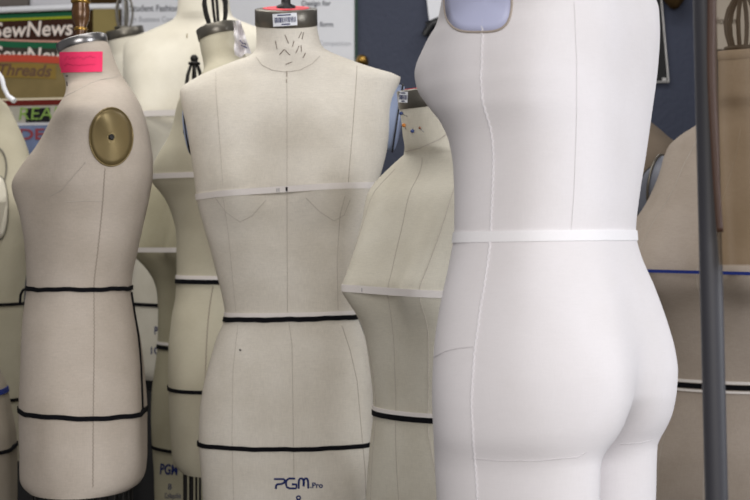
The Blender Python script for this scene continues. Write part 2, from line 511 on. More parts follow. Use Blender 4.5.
    def patch(s, px, py, rx, ry, mat, rim, power=3.0, rimr=.0014, bolt=False):
        """plate moulded to the surface"""
        def ring(k, off):
            o = []
            for t in range(56):
                c, q = math.cos(2*math.pi*t/56), math.sin(2*math.pi*t/56)
                x = px+rx*k*math.copysign(abs(c)**(2/power), c); y = py+ry*k*math.copysign(abs(q)**(2/power), q)
                h = None
                for tries in range(60):
                    h = s.hit(x, y, off)[0]
                    if h is not None: break
                    x += (px-x)*.04; y += (py-y)*.04
                o.append(h)
            return o
        mb = MB(); mb.rings([ring(1, -.002), ring(1, .0012), ring(.8, .0016), ring(.5, .0016), ring(.2, .0016)], False, True)
        pl = mb.build('arm_plate', M[mat], s.root)
        m2 = MB(); m2.tube(ring(1.0, .0008), rimr, 8, closed=True); m2.build('rim', M[rim], pl)
        if bolt:
            c, nr = s.hit(px, py); m3 = MB(); m3.lathe(c+nr*.0014, [(.0058, 0), (.0058, .002), (.004, .0028)], nr, 16); m3.build('bolt', M['iron'], pl)
    def stand(s, cage=True, cagelen=0.12):
        zb = s.V[-1][0].z; c = sum(s.V[-1], Vector())/s.n
        x, y = c.x, c.y
        mb = MB(); mb.lathe((x, y, 0.09), [(.016, 0), (.016, zb-.09+.02)], n=16); mb.build('pole', M['iron'], s.root)
        hub = MB(); hub.lathe((x, y, .05), [(.03, 0), (.034, .02), (.03, .05), (.018, .07)], n=20); hb = hub.build('base', M['iron'], s.root)
        for k in range(4):
            an = s.face+math.pi/4+k*math.pi/2; d = Vector((math.cos(an), math.sin(an), 0))
            m2 = MB(); m2.tube([Vector((x, y, .085))+d*.02, Vector((x, y, .075))+d*.10, Vector((x, y, .052))+d*.19], [.013, .011, .009], 10); m2.build('leg', M['iron'], hb)
            m3 = MB(); ax = Vector((-d.y, d.x, 0)); m3.lathe(Vector((x, y, .022))+d*.19-ax*.009, [(.014, 0), (.022, .002), (.022, .016), (.014, .018)], ax, 18)
            m3.tube([Vector((x, y, .025))+d*.19, Vector((x, y, .056))+d*.19], .005, 8); m3.build('caster', M['black_plastic'], hb)
        if cage:
            mb = MB(); N = 22
            top = [c+(s.V[-1][int(j*s.n/N)]-c)*.93 for j in range(N)]
            lowr = [p-Vector((0, 0, cagelen)) for p in top]
            mb.tube([p+Vector((0, 0, .004)) for p in top], .003, 6, True); mb.tube(lowr, .003, 6, True)
            for p, q in zip(top, lowr): mb.tube([p+Vector((0,0,.004)), q], .0026, 6)
            for j in range(0, N//2, 4): mb.tube([lowr[j], Vector((x, y, lowr[j].z)), lowr[(j+N//2) % N]], .0026, 6)
            mb.build('wire_cage', M['iron'], s.root)

N4 = 96/4
# ------------------------------------------------------------------ E: form facing the camera, in the centre
E = Form('front-facing beige dress form in the centre, with printed lettering below its hip tape', 3.0, 269,
    [(24,256),(40,256.5),(50,255.5),(56,250),(60,238),(66,222),(73,205),(80,192),(86,183),(92,179.5),(100,180.5),(112,183),(130,186.5),(150,190),(170,193),(190,195.5),(199,196.5),(210,199),(228,204),(256,212),(280,218),(300,223),(316,225),(326,222),(337,217),(364,209),(388,203),(412,199.5),(442,198.5),(473,201),(500,203),(512,204)],
    [(24,316.5),(37,319),(46,322),(51,328),(55,337),(60,350),(65,364),(70,380),(74,394),(78,401),(84,399),(95,394.5),(107,391.5),(131,390),(150,387),(170,382),(192,375),(210,370),(240,362),(280,360),(316,358),(326,361),(337,365),(364,371),(388,373),(412,373),(442,373),(473,371),(500,368),(512,367)],
    [(24,0),(42,.6),(52,1),(62,1.35),(74,1.7),(88,2),(118,2.4),(150,2.65),(190,3),(206,3.15),(235,3.4),(316,4),(372,4.5),(443,5),(480,5.5),(512,6)], 'w', 'linen', tilt=14, bust=.75)
E.cap(.030, 'steel_dark', 'pink_dot')
mb = MB(); mb.lathe(E.cap_c, [(.019, .001), (.019, .006), (.010, .010), (.008, .03), (.013, .036), (.016, .046), (.010, .056)], E.ax); mb.build('finial', M['black_plastic'], E.root)
E.arm_plate(1, 117, .134, .066, 'plate_blue', back=.012, rim='iron', dome=.008, sink=-.006, hole=False, rimr=.0016)
E.arm_plate(-1, 131, .092, .066, 'plate_blue', back=.012, rim='iron', dome=.006, sink=.004, rimr=.0016)
E_bt = E.tape(191.5, .012, 'tape_white', slope=.065, name='bust_tape')
E.tape(313, .008, 'tape_white', slope=.020, name='waist_tape')
E.tape(317.5, .0095, 'tape_black', slope=.020, thick=.0034, name='waist_cord', wob=.0006)
E.tape(442.5, .0085, 'tape_black', slope=.004, thick=.0034, name='hip_cord', wob=.0005)
E.stroke([(287,84),(287,186)], 'seam', .0004); E.stroke([(287,194),(287.5,312),(292,345),(294,480)], 'seam', .0005)
E.stroke([(357,66),(356,85),(352.5,131),(348,185)], 'seam_dark', .0005); E.stroke([(345,196),(340,215),(337,260),(338,310)], 'seam', .0005)
E.stroke([(342,326),(350,350),(357,381),(362,438),(365,470),(366,508)], 'seam_dark', .0005)
E.stroke([(216,72),(216,90),(219,130),(223,185)], 'seam', .0005); E.stroke([(223,197),(228,230),(236,312)], 'seam', .0004); E.stroke([(238,325),(233,370),(232,438),(234,508)], 'seam', .0004)
E.stroke([(256,57),(262,65),(272,70),(286,72),(300,70),(312,64),(320,56)], 'seam', .0006)
E.stroke([(287,71),(286.8,77)], 'seam_dark', .001); E.stroke([(286.6,79),(286.5,83)], 'seam_dark', .001)
E.stroke([(214,196),(226,212),(240,222),(252,216),(266,200)], 'seam', .0006)
E.stroke([(306,198),(320,212),(334,221),(344,215),(350,200)], 'seam', .0006)
E.stroke([(286.8,187),(286.8,194)], 'ink_black', .0022, .0, 'tape_mark', on=E_bt)
E.stroke([(279,188),(279,195)], 'ink_grey', .0006, .0002, 'tape_mark', on=E_bt)
E.stroke([(277,188.2),(277,195)], 'ink_grey', .0006, .0002, 'tape_mark', on=E_bt)
E.stroke([(239.5,349.5),(241,350.5)], 'ink_black', .0015, name='stain'); 
for path in ([(180,218),(252,218),(262,228),(256,246),(236,255),(206,257),(196,266),(194,292)], [(338,214),(292,214),(274,228),(269,252),(276,278),(296,288),(346,288),(349,258),(314,257)], [(364,290),(367,228),(376,214),(392,214),(401,228),(402,272)], [(402,272),(405,228),(412,214),(426,214),(435,228),(438,288)]):
    E.stroke([(250+u/7.5, 450+v/7.5) for u, v in path], 'ink_navy', .0026, -.0010, 'printed_letter')
E.text('.Pro', 316.5, 485.5, 5.5, 'ink_navy', 'printed_text', weight=.25)
E.text('8', 298.5, 500, 8.5, 'ink_navy', 'printed_text', weight=.2)
E.stand()

def barcode(form, px, py, w, h, rot):
    """white asset sticker with a dark bar code and two lines of small print"""
    c, s = math.cos(rot), math.sin(rot)
    cap = form.cap_o
    me = cap.data; o0 = ORG[cap.name]
    bv = BVHTree.FromPolygons([tuple(v.co+o0) for v in me.vertices], [tuple(p.vertices) for p in me.polygons])
    def q(u, v, off):
        x = px+u*c-v*s; y = py+u*s+v*c
        o = Vector((0,0,CZ)); d = (P3(x, y, form.D)-o).normalized()
        l, n, i, dd = bv.ray_cast(o, d)
        if l is None: l = P3(x, y, form.D-.06); n = -d
        if n.dot(d) > 0: n = -n
        return l+n*off
    def patch(u0, u1, v0, v1, off, mb):
        K = max(2, int((u1-u0)/1.5)+1)
        vs = [q(u0+(u1-u0)*i/K, v, off) for v in (v0, v1) for i in range(K+1)]
        mb.add(vs, [(i, i+1, K+2+i, K+1+i) for i in range(K)])
    mb = MB(); patch(-w/2, w/2, -h/2, h/2, .0008, mb); lab = mb.build('asset_label', M['paper'], form.root)
    mb = MB(); x = -w*.42
    while x < w*.42:
        ww = random.choice((.5, .8, 1.2))*w/24; patch(x, min(x+ww, w*.44), -h*.2, h*.22, .0013, mb); x += ww+random.choice((.5, .8))*w/24
    patch(-w*.3, w*.25, -h*.42, -h*.32, .0013, mb); patch(-w*.15, w*.2, h*.32, h*.42, .0013, mb)
    mb.build('bar_code', M['ink_navy'], lab)
barcode(E, 285, 19.6, 24, 12.5, -.06)

pins = [((275.5,41),(277,49)),((285,35),(288.5,43.5)),((298.5,38),(301.5,32)),((302,39),(303.5,32.5)),((292.5,47),(294,41)),((279.5,55),(284,49.5)),((284.5,49.5),(290,55)),((296,53),(299,46)),((301.5,52),(301,45.5)),((303,58),(305.5,53)),((285.5,64.5),(292,62))]
for a, b_ in pins:
    o = E.stroke([a, b_], 'pin_dark', .00065, .0005, 'straight_pin', parent=False)
    tag(o, 'short dark straight pin stuck in the neck of the front-facing dress form', 'pin', 'dark pins in the neck of the centre form')

# ------------------------------------------------------------------ G: white form seen from behind, nearest
pin_f = pchip([(395,0),(425,.25),(445,.75),(458,.97),(500,1)])
cl_f = pchip([(330,0),(375,.06),(405,.16),(432,.34),(455,.3),(470,0)])
Gm = Form('large white trouser dress form with buttocks and thighs, seen from behind at right', 1.85, 145,
    [(-92,520),(-70,519),(-55,515),(-44,500),(-30,472),(-15,452),(0,443.5),(14,440.5),(29,436),(41,428),(53,421.5),(64,416.5),(74,414.5),(89,417),(108,428.5),(125,441),(144,449),(168,453),(202,454.3),(235,454),(250,451.5),(270,447.5),(309,439),(349,433.6),(388,432),(433,433.6),(500,437),(560,441),(660,452)],
    [(-92,596),(-70,598),(-55,603),(-44,620),(-30,642),(-15,654),(0,659),(29,660),(50,659),(72,657),(110,652),(154,646),(192,640),(231,636),(240,637),(253.6,640.6),(287,654.6),(326,668.6),(352,675.5),(372,678),(390,677),(413,673),(430,666),(440,660.5),(448,657.5),(500,656),(560,652),(660,640)],
    [(-92,0),(-72,.6),(-60,1),(-46,1.4),(-30,1.75),(-12,2.05),(20,2.5),(50,2.8),(74,3),(92,3.15),(125,3.4),(236,4),(310,4.5),(385,5),(450,5.5),(660,6)], 'u', 'cotton_white', tilt=8, n=144, rows=170, butt=1.0, pinch=pin_f, cleft=cl_f, boxy=1.16)
Gm.cap(.028, 'steel')
Gm.patch(478.5, -6, 33.5, 38, 'plate_lilac', 'linen_tan', 3.4)
Gm.arm_plate(-1, -8, .105, .082, 'plate_lilac', rim='linen_tan', dome=.0015, sink=.002, hole=False, square=3.2)
Gm.tape(236.5, .0125, 'tape_bright', slope=0.015, thick=.0018, name='waist_tape')
Gm.stand(cage=False)

# ------------------------------------------------------------------ B: form in profile at left
B = Form('beige dress form in profile at left with a round brass arm plate and pink note', 3.0, 181,
    [(47,58.5),(60,60.5),(73,63.5),(88,66),(97,65),(109,59),(126,49.5),(143,40),(152,34),(163,25),(172,18.5),(180,13.5),(187,11.5),(196,13),(206,16.5),(218,20),(246,24.5),(282,26.5),(290,26),(324,22),(368,20),(408,18.5),(447,19.2),(474,19.5),(481,22),(486,28)],
    [(47,107),(52,109.6),(62,113.5),(73,119),(88,131),(104,141),(126,148),(143,151),(160,153),(172,153),(194,150),(222,144),(250,138),(282,132),(290,131.8),(306,134),(342,141),(377,145),(416,147.4),(456,147.4),(470,146.5),(481,143),(486,136)],
    [(47,0),(70,.6),(82,1),(92,1.35),(104,1.7),(118,2),(140,2.4),(160,2.65),(186,3),(200,3.15),(225,3.4),(290,4),(350,4.5),(414,5),(460,5.5),(486,6)], 'd', 'linen_warm', tilt=15)
B.cap(.015, 'steel')
mb = MB(); fa = (Vector((0,0,1))).normalized()
mb.lathe(B.cap_c, [(.010, -.002), (.012, .006), (.010, .014), (.013, .02), (.011, .026), (.017, .04), (.0185, .058), (.0165, .07), (.019, .078), (.0185, .1), (.012, .115), (.004, .12)], fa); fin = mb.build('finial', M['wood_fin'], B.root)
mb = MB(); mb.lathe(B.cap_c+fa*.018, [(.0128, 0), (.0145, .003), (.0128, .006)], fa); mb.build('gilt_ring', M['brass'], fin)
mb = MB(); mb.lathe(B.cap_c+fa*.072, [(.0172, 0), (.020, .003), (.0195, .006)], fa); mb.build('gilt_ring', M['brass'], fin)
B.patch(111, 137, 21.5, 29, 'brass_dull', 'brass_dull', 2.0, .0016, True)
B.stroke([(64.5,97),(72,93),(82,88),(92,82.5),(102,79.5),(112,78),(120,75)], 'seam', .0007)
B.arm_plate(-1, 137, .108, .083, 'brass_dull', back=.0, rim='brass_dull', dome=.0005, sink=.006, rimr=.0015)
B.tape(288, .0085, 'tape_black', slope=0, thick=.003, name='waist_cord', wob=.0008)
B.tape(408.5, .009, 'tape_black', slope=-.045, thick=.003, name='hip_cord', wob=.0009)
B.zigzag([(105,168),(103,200),(98,250),(94,290),(94.3,330),(93.3,420),(93,488)], 'seam_dark', .0010, .55, 1.9)
B.seam(72, 292, 415, 'tape_black', .0034, name='back_cord')
mb = MB(); mb.tube([P3(27,288.5,2.97), P3(23,290,2.965), P3(20.5,295,2.965), P3(20,304,2.97)], .0026, 6); mb.build('cord_end', M['tape_black'], B.root)
B.stroke([(50,196),(62,190),(72,178),(86,162)], 'seam', .0007)
B.stroke([(66,202),(84,201),(102,201)], 'seam', .0006)
B.stroke([(67,82),(67.5,86)], 'ink_black', .0012, name='pin_mark'); B.stroke([(66,76),(68,76)], 'ink_black', .001, name='pin_mark')
B.stand(cagelen=.2)
def note(form):
    K = 10; mb = MB(); top = []; 
    rings = []
    for off in (.0022, .003):
        r = []
        for v in range(7):
            for i in range(K+1):
                x = 60.8+41*i/K; y = 52+20.5*v/6; q = None; k = 0
                while q is None: q = form.hit(x+k*.5, y, off)[0]; k += 1
                if k > 1: q = P3(x, y, q.y)
                r.append(q)
        rings.append(r)
    vs = rings[0]+rings[1]; n0 = len(rings[0]); fs = []
    for v in range(6):
        for i in range(K):
            a = v*(K+1)+i; fs.append((n0+a, n0+a+1, n0+a+K+2, n0+a+K+1)); fs.append((a, a+K+1, a+K+2, a+1))
    mb.add(vs, fs); return mb.build('sticky_note', M['pink'])
nt_o = note(B)
mb = MB(); rs = random.Random(2)
for line, y in enumerate((58, 65)):
    pts = [B.hit(66+i*1.15, y+rs.uniform(-1.3, 1.3)+.6*math.sin(i*1.7), .0046)[0] for i in range(26)]
    mb.tube([p for p in pts if p], .0003, 5)
mb.build('scribble', M['pencil'], nt_o)
tag(nt_o, 'bright pink sticky note with pencil scribble stuck on the neck of the profile form', 'note')

# ------------------------------------------------------------------ D: profile form behind the centre form
Df = Form('pale dress form behind the left shoulder of the centre form, in profile', 3.42, 174,
    [(36,199),(48,201),(60,203),(70,204),(80,199),(90,190),(100,180.5),(114,175.6),(127,173),(142,167),(153,160),(163,154.5),(170,152),(177,151),(184,152.5),(192,159),(200,165),(216,172),(234,176),(270,176.6),(280,176.2),(296,175.4),(314,172),(330,170),(342,168.5),(365,168),(390,168.3),(420,169.8),(445,171.3),(457,173),(463,176),(467,181)],
    [(36,240),(48,242),(60,247),(70,255),(80,262),(95,268),(114,272),(142,275),(177,275),(200,271),(234,264),(280,260),(314,265),(342,270),(390,276),(440,277),(457,275),(463,273),(467,268)],
    [(36,0),(56,.6),(66,1),(76,1.35),(88,1.7),(100,2),(125,2.4),(150,2.65),(177,3),(190,3.15),(212,3.4),(280,4),(335,4.5),(390,5),(440,5.5),(467,6)], 'd', 'linen_olive', tilt=14)
Df.cap(.022, 'steel_dark'); Df.cage(.12, .026, 6, lean=.1)
Df.arm_plate(1, 128, .115, .09, 'plate_blue', back=.02); Df.arm_plate(-1, 128, .115, .09, 'plate_blue', back=.02)
Df.tape(178, .012, 'tape_white', name='bust_tape')
Df.tape(277, .009, 'tape_white', name='waist_tape', slope=-.01); Df.tape(281, .010, 'tape_black', thick=.0035, name='waist_cord', slope=-.01)
Df.tape(385.5, .008, 'tape_black', thick=.003, name='hip_cord', slope=0)
Df.zigzag([(213,286),(210,305),(207.5,330),(206,360),(205,400),(205,462)], 'seam_dark', .0010, .5, 1.9)
Df.stand(cagelen=.2)

# ------------------------------------------------------------------ X: low form between profile form and D
X = Form('low greenish dress form in shade, its ball-topped hanger before the cream form', 3.86, 226,
    [(112,181),(125,182),(134,182),(140,178),(150,172),(160,164),(170,157),(185,147),(200,142),(215,138),(235,133.5),(250,132),(256,134),(259,137),(270,147),(281,153.6),(294,157),(316,158),(345,157.5),(356,156.5),(367,155),(396,151.6),(421,151),(446,152),(478,154),(500,154.5),(530,156)],
    [(112,209),(125,211),(134,214),(140,222),(150,236),(160,244),(170,246),(200,246),(250,241),(281,232),(316,224),(345,222),(396,232),(446,236),(500,233),(530,230)],
    [(112,0),(126,.6),(134,1),(142,1.35),(152,1.7),(164,2),(190,2.4),(220,2.65),(250,3),(260,3.15),(280,3.4),(346,4),(396,4.5),(449,5),(490,5.5),(530,6)], 'u', 'linen_olive_shade', tilt=8)
X.cap(.018, 'steel_dark'); X.cage(.120, .021, 6)
X.tape(250, .012, 'tape_white', name='bust_tape'); X.tape(343.5, .007, 'tape_white', name='waist_tape', slope=-.02); X.tape(347.5, .009, 'tape_black', thick=.003, name='waist_cord', slope=-.02)
X.tape(448.5, .008, 'tape_black', thick=.003, name='hip_cord', slope=-.01)
X.text('PGM', 169, 470, 10.5, 'ink_navy', weight=.4, squash=.62, rot=-.08); X.text('8', 170, 487, 6, 'ink_navy'); X.text('Collapsible', 173, 496, 5.5, 'ink_navy', squash=.5)
X.arm_plate(1, 185, .1, .08, 'plate_blue'); X.arm_plate(-1, 185, .1, .08, 'plate_blue')
X.stand(cage=False)

# ------------------------------------------------------------------ C: tall cream form at the back
C = Form('tall cream dress form at the back left, its neck cut off by the top edge', 4.28, 252,
    [(-24,179),(0,178),(12,177),(18,175),(22,167),(27,154),(31,144),(35,132.5),(39,126.5),(44,124),(55,123),(73,123),(95,125),(118,128),(135,132),(160,140),(190,146),(210,147),(240,140),(270,133),(305,129),(340,129),(365,131),(374,134),(379,139)],
    [(-24,228),(0,229),(12,231),(18,234),(22,241),(27,252),(31,262),(35,271),(39,276),(44,279),(55,279),(73,277),(95,272),(118,268),(135,262),(160,254),(190,248),(210,247),(240,254),(270,262),(305,268),(340,268),(365,266),(374,263),(379,258)],
    [(-24,0),(4,.6),(16,1),(24,1.35),(32,1.7),(42,2),(65,2.4),(90,2.65),(118,3),(128,3.15),(150,3.4),(210,4),(255,4.5),(305,5),(345,5.5),(379,6)], 'u', 'linen_cream', tilt=8)
C.cap(.03, 'steel_dark'); C.cage(.12, .026, 6)
C.tape(118, .016, 'tape_white', name='bust_tape'); C.tape(210, .012, 'tape_white', name='waist_tape'); C.tape(305, .010, 'tape_black', thick=.003, name='hip_cord', slope=-.02)
C.stroke([(187,34),(187,38)], 'brass_dull', .0015, name='stain')
C.text('PGM', 161, 331, 8, 'ink_navy', weight=.3, squash=.6); C.text('10', 154, 351, 7, 'ink_navy', weight=.2)
C.stand(cage=False)

# ------------------------------------------------------------------ J: form behind the cream one, only its neck shows
J = Form('cream dress form at the very back, only its neck and looped hanger showing', 4.72, 210,
    [(37,107.5),(46,109),(55,110),(62,108),(72,98),(84,88),(100,80),(130,74),(165,70),(190,76),(230,84),(290,78),(340,76),(400,80)],
    [(37,144),(46,145),(55,148),(62,154),(72,166),(84,174),(100,178),(130,178),(165,174),(190,169),(230,162),(290,172),(340,176),(400,172)],
    [(37,0),(50,.6),(58,1),(66,1.35),(76,1.7),(88,2),(110,2.4),(135,2.65),(165,3),(172,3.15),(190,3.4),(245,4),(290,4.5),(330,5),(350,5.5),(366,6)], 'u', 'linen_cream', tilt=13)
J.cap(.026, 'steel_dark'); J.cage(.125, .026, 5, mat='steel_dark', rot=.5)
J.stand(cage=False)

# ------------------------------------------------------------------ F: three-quarter form right of centre
Ff = Form('beige dress form turned left between the centre form and the white form', 2.72, 222,
    [(104,399.5),(120,401.5),(136,403),(146,404.5),(153,404),(158,398),(165,390),(172,382.5),(180,375),(192,367.5),(205,364.5),(215,363),(230,359.5),(244,355.5),(257,351.5),(271,347),(284,342.5),(290,342),(298,346),(311,354),(324,360.5),(338,365),(370,370),(397,372.8),(416,373.3),(430,372),(446,370),(500,366),(530,364)],
    [(104,462),(120,464),(136,467),(146,472),(153,482),(165,500),(180,512),(200,518),(230,520),(260,518),(290,514),(338,500),(370,492),(416,486),(450,500),(500,522),(530,530)],
    [(104,0),(128,.6),(146,1),(156,1.35),(168,1.7),(182,2),(215,2.4),(250,2.65),(288,3),(300,3.15),(330,3.4),(416,4),(475,4.5),(530,4.95)], 'u', 'linen_soft', tilt=9, rows=130)
Ff.cap(.030, 'steel_dark', 'pink_dot')
mb = MB(); mb.lathe(Ff.cap_c, [(.019, .001), (.019, .006), (.010, .010), (.008, .03), (.013, .036), (.016, .046), (.010, .056)], Ff.ax); mb.build('finial', M['black_plastic'], Ff.root)
barcode(Ff, 403.5, 97, 9, 11, .05)
F_bt = Ff.tape(291.5, .013, 'tape_white', slope=-.045, name='bust_tape')
Ff.tape(410, .008, 'tape_white', slope=-.01, name='waist_tape'); Ff.tape(414.5, .0095, 'tape_black', thick=.0034, slope=-.01, name='waist_cord')
Ff.seam(24, 158, 525, 'seam', .0006); Ff.seam(15, 168, 525, 'seam', .0006); Ff.seam(33, 168, 525, 'seam', .0005)
Ff.stroke([(402,152),(420,148),(440,139),(452,130)], 'seam', .0008)
Ff.stroke([(362,288),(362,296)], 'ink_grey', .0006, .0002, 'tape_mark', on=F_bt)
Ff.stand()
def bead_pin(px, py, tx, ty, mat, label, r=.0036):
    p, n = Ff.hit(px, py); q, n2 = Ff.hit(tx, ty)
    head = p+n*.008; e = empty('glass_head_pin', q)
    tag(e, label, 'pin', 'pins in the neck of the turned form')
    mb = MB(); mb.lathe(head-n*r, [(r*math.sin(math.pi*i/8), r-r*math.cos(math.pi*i/8)) for i in range(9)], n, 14); mb.build('head', M[mat], e)
    mb = MB(); mb.tube([head, q-n2*.004], .0008, 6); mb.build('shaft', M['steel'], e)
bead_pin(405, 113, 408.5, 118, 'bead_blue', 'dark blue headed pin highest on the neck of the turned form')
bead_pin(407.5, 125, 405, 131, 'bead_orange', 'orange headed pin on the neck of the turned form')
bead_pin(415, 131, 412, 127, 'bead_blue', 'dark blue headed pin lowest on the neck of the turned form')
bead_pin(421.5, 128, 425, 134, 'bead_brown', 'brown headed pin rightmost on the neck of the turned form', .0024)

# ------------------------------------------------------------------ H: form at the right edge behind the rack
H = Form('tan dress form at the right edge behind the rack post, with blue bust tape', 3.2, 236,
    [(57,718),(75,718),(92,717),(104,714),(112,708),(118,702),(123,696),(130,684),(136,676),(142,669.5),(154,664),(167,659.6),(187,653),(209,642),(216,637),(235,628),(255,621),(272,618),(284,621),(300,632),(320,641),(350,648),(386,651),(420,645),(460,634),(500,628),(540,630)],
    [(57,768),(75,769),(92,772),(104,778),(118,800),(130,820),(142,834),(154,840),(187,842),(235,840),(272,836),(320,822),(386,808),(460,826),(500,832),(540,830)],
    [(57,0),(82,.6),(98,1),(110,1.35),(126,1.7),(146,2),(185,2.4),(230,2.65),(270,3),(284,3.15),(310,3.4),(386,4),(450,4.5),(510,5),(540,5.5)], 'u', 'linen_tan', tilt=8)
H.cap(.016, 'linen_tan'); H.cage(.128, .034, 6, rot=.3, br=.0048)
H.tape(272, .0065, 'tape_blue', slope=-.02, name='bust_tape')
H.tape(378, .006, 'tape_white', name='waist_tape'); H.tape(382.5, .010, 'tape_black', thick=.003, name='waist_cord'); H.tape(387, .005, 'tape_white', name='waist_tape')
H.seam(24, 130, 530, 'seam', .0006); H.seam(32, 140, 530, 'seam', .0006); H.seam(15, 140, 530, 'seam', .0006)
H.arm_plate(1, 180, .12, .09, 'plate_dark'); H.arm_plate(-1, 180, .12, .09, 'plate_dark')
H.stand()

# ------------------------------------------------------------------ I: shaded form between the white and the tan one
I = Form('dress form with shade-darkened cloth showing one shoulder between the white and tan forms', 3.78, 215,
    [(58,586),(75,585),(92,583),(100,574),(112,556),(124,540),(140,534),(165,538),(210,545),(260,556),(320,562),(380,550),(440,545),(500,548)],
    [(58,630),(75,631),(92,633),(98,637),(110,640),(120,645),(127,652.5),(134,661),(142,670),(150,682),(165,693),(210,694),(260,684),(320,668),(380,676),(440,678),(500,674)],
    [(58,0),(78,.6),(94,1),(108,1.35),(124,1.7),(142,2),(175,2.4),(200,2.65),(220,3),(230,3.15),(250,3.4),(320,4),(370,4.5),(430,5),(470,5.5),(500,6)], 'u', 'linen_shade', tilt=8)
I.cap(.02, 'steel_dark'); I.cage()
I.patch(661, 201, 25, 37, 'plate_dark', 'iron', 2.1, .0010)
I.arm_plate(-1, 192, .15, .095, 'plate_dark', rim='iron')
I.stand(cage=False)

# ------------------------------------------------------------------ A: form cut by the left edge; Y: small form below it
A = Form('greenish dress form cut by the left edge, with a looped armhole fitting', 3.95, 318,
    [(52,-52),(66,-53),(80,-56),(90,-66),(100,-82),(115,-92),(150,-92),(200,-86),(240,-80),(306,-70),(360,-78),(400,-82),(440,-81),(462,-78)],
    [(52,-8),(66,-7),(80,-6),(90,-4),(97,1),(101,6.5),(114,14),(129,21),(140,25.5),(154,30),(180,40),(205,46),(214,42),(235,34),(306,24),(360,27),(400,29),(440,28),(462,25)],
    [(52,0),(72,.6),(86,1),(95,1.35),(106,1.7),(120,2),(150,2.4),(180,2.65),(206,3),(214,3.15),(240,3.4),(306,4),(350,4.5),(400,5),(435,5.5),(462,6)], 'u', 'linen_olive', tilt=8)
A.cap(.02, 'steel_dark'); A.cage()
A.tape(304, .008, 'tape_black', thick=.003, name='waist_cord'); A.tape(399.5, .008, 'tape_black', thick=.003, name='hip_cord')
# looped armhole fitting: an oval wire ring over a pale lobed pad
def loop_fit(form):
    def oval(cx, cy, rx, ry, off, n=28):
        o = []
        for j in range(n):
            an = 2*math.pi*j/n; p, nn = form.hit(cx+rx*math.cos(an), cy+ry*math.sin(an), off); o.append(p)
        return o
    mb = MB(); o = oval(-3, 168, 9, 19, .004); mb.tube([p for p in o if p], .0024, 8, True); ring = mb.build('armhole_ring', M['steel_dark'], form.root)
    mb = MB(); o1 = oval(-1.5, 208, 8.5, 31, -.002); o2 = oval(-1.5, 208, 8, 30, .008); o3 = oval(-1.5, 208, 5, 25, .012)
    mb.rings([o1, o2, o3]); pad = mb.build('armhole_pad', M['linen_cream'], form.root)
    mb = MB(); mb.tube(oval(-1.5, 208, 8.5, 31, .006), .0018, 8, True); mb.build('rim', M['steel_dark'], pad)
loop_fit(A)
A.stand(cage=False)

Y = Form('small shaded grey dress form at the bottom left corner, only its hip showing', 3.35, 186,
    [(238,-62),(250,-62),(258,-62),(266,-70),(280,-82),(300,-90),(318,-93),(330,-88),(345,-82),(366,-78),(392,-82),(420,-86),(450,-87),(500,-84),(540,-80)],
    [(238,-30),(250,-29),(258,-26),(266,-18),(280,-10),(300,-5),(318,-5),(330,-6),(345,-7),(360,-4),(370,0),(386,6.6),(412,12),(434,16),(456,17.3),(500,17.5),(540,14)],
    [(238,0),(250,.6),(258,1),(264,1.35),(272,1.7),(280,2),(295,2.4),(305,2.65),(318,3),(324,3.15),(334,3.4),(362,4),(400,4.5),(450,5),(500,5.5),(540,6)], 'u', 'linen_grey_shade', tilt=8)
Y.cap(.014, 'steel_dark')
Y.tape(393, .011, 'tape_blue', thick=.003, name='waist_tape', slope=.06); Y.tape(449, .008, 'tape_black', thick=.003, name='hip_cord', slope=.03)
Y.stand(cage=False)

# ------------------------------------------------------------------ G details
Gm.seam(0, 34, 236, 'seam_white', .0013, zig=.0009, step=3.0, name='side_seam', drift=pchip([(34,0),(236,0)]))
Gm.seam(0, 241, 560, 'seam_white', .0013, zig=.0009, step=3.0, name='side_seam')
Gm.stroke([(574,2),(576.5,60),(576.5,120),(574,190),(571,232)], 'seam_cool', .00022)
Gm.stroke([(472,458.5),(500,461),(540,460.5),(578,457),(586,452)], 'seam_cool', .0005)
Gm.stroke([(620,444),(640,443),(652,440)], 'seam_cool', .0005)
Gm.stroke([(434,357),(446,351),(460,348),(474,347)], 'seam_cool', .0006)

# ------------------------------------------------------------------ muslin scrap behind D's neck
rnd = random.Random(11); mb = MB(); nu, nv = 12, 14
def scr(u, v):
    x = 233+15*v*(.4+.6*u)+u*7-v*4; y = 21+34*v+2*math.sin(u*5)
    x = min(x, 252)
    p = P3(x, y, 3.335); p.y += .011*math.sin(u*9+v*5)+.007*math.sin(v*13-u*4)+rnd.uniform(-.002, .002); return p
g = [scr(i/nu, j/nv) for j in range(nv+1) for i in range(nu+1)]
C1 = nu+1; fs = [(j*C1+i, j*C1+i+1, (j+1)*C1+i+1, (j+1)*C1+i) for j in range(nv) for i in range(nu)]
g2 = [p+Vector((0, .002, 0)) for p in g]; n0 = len(g)
mb.add(g+g2, fs+[tuple(n0+k for k in f[::-1]) for f in fs])
scrap = mb.build('muslin_scrap', M['cotton_white']); tag(scrap, 'crumpled white muslin scrap with a black mark behind the neck of the centre form', 'cloth')
mb = MB(); mb.tube([P3(x, y, 3.312) for x, y in ((240,40),(242,43),(246,44),(245,47),(241,45),(247,48))], .0012, 6); mb.build('ink_mark', M['ink_navy'], scrap)

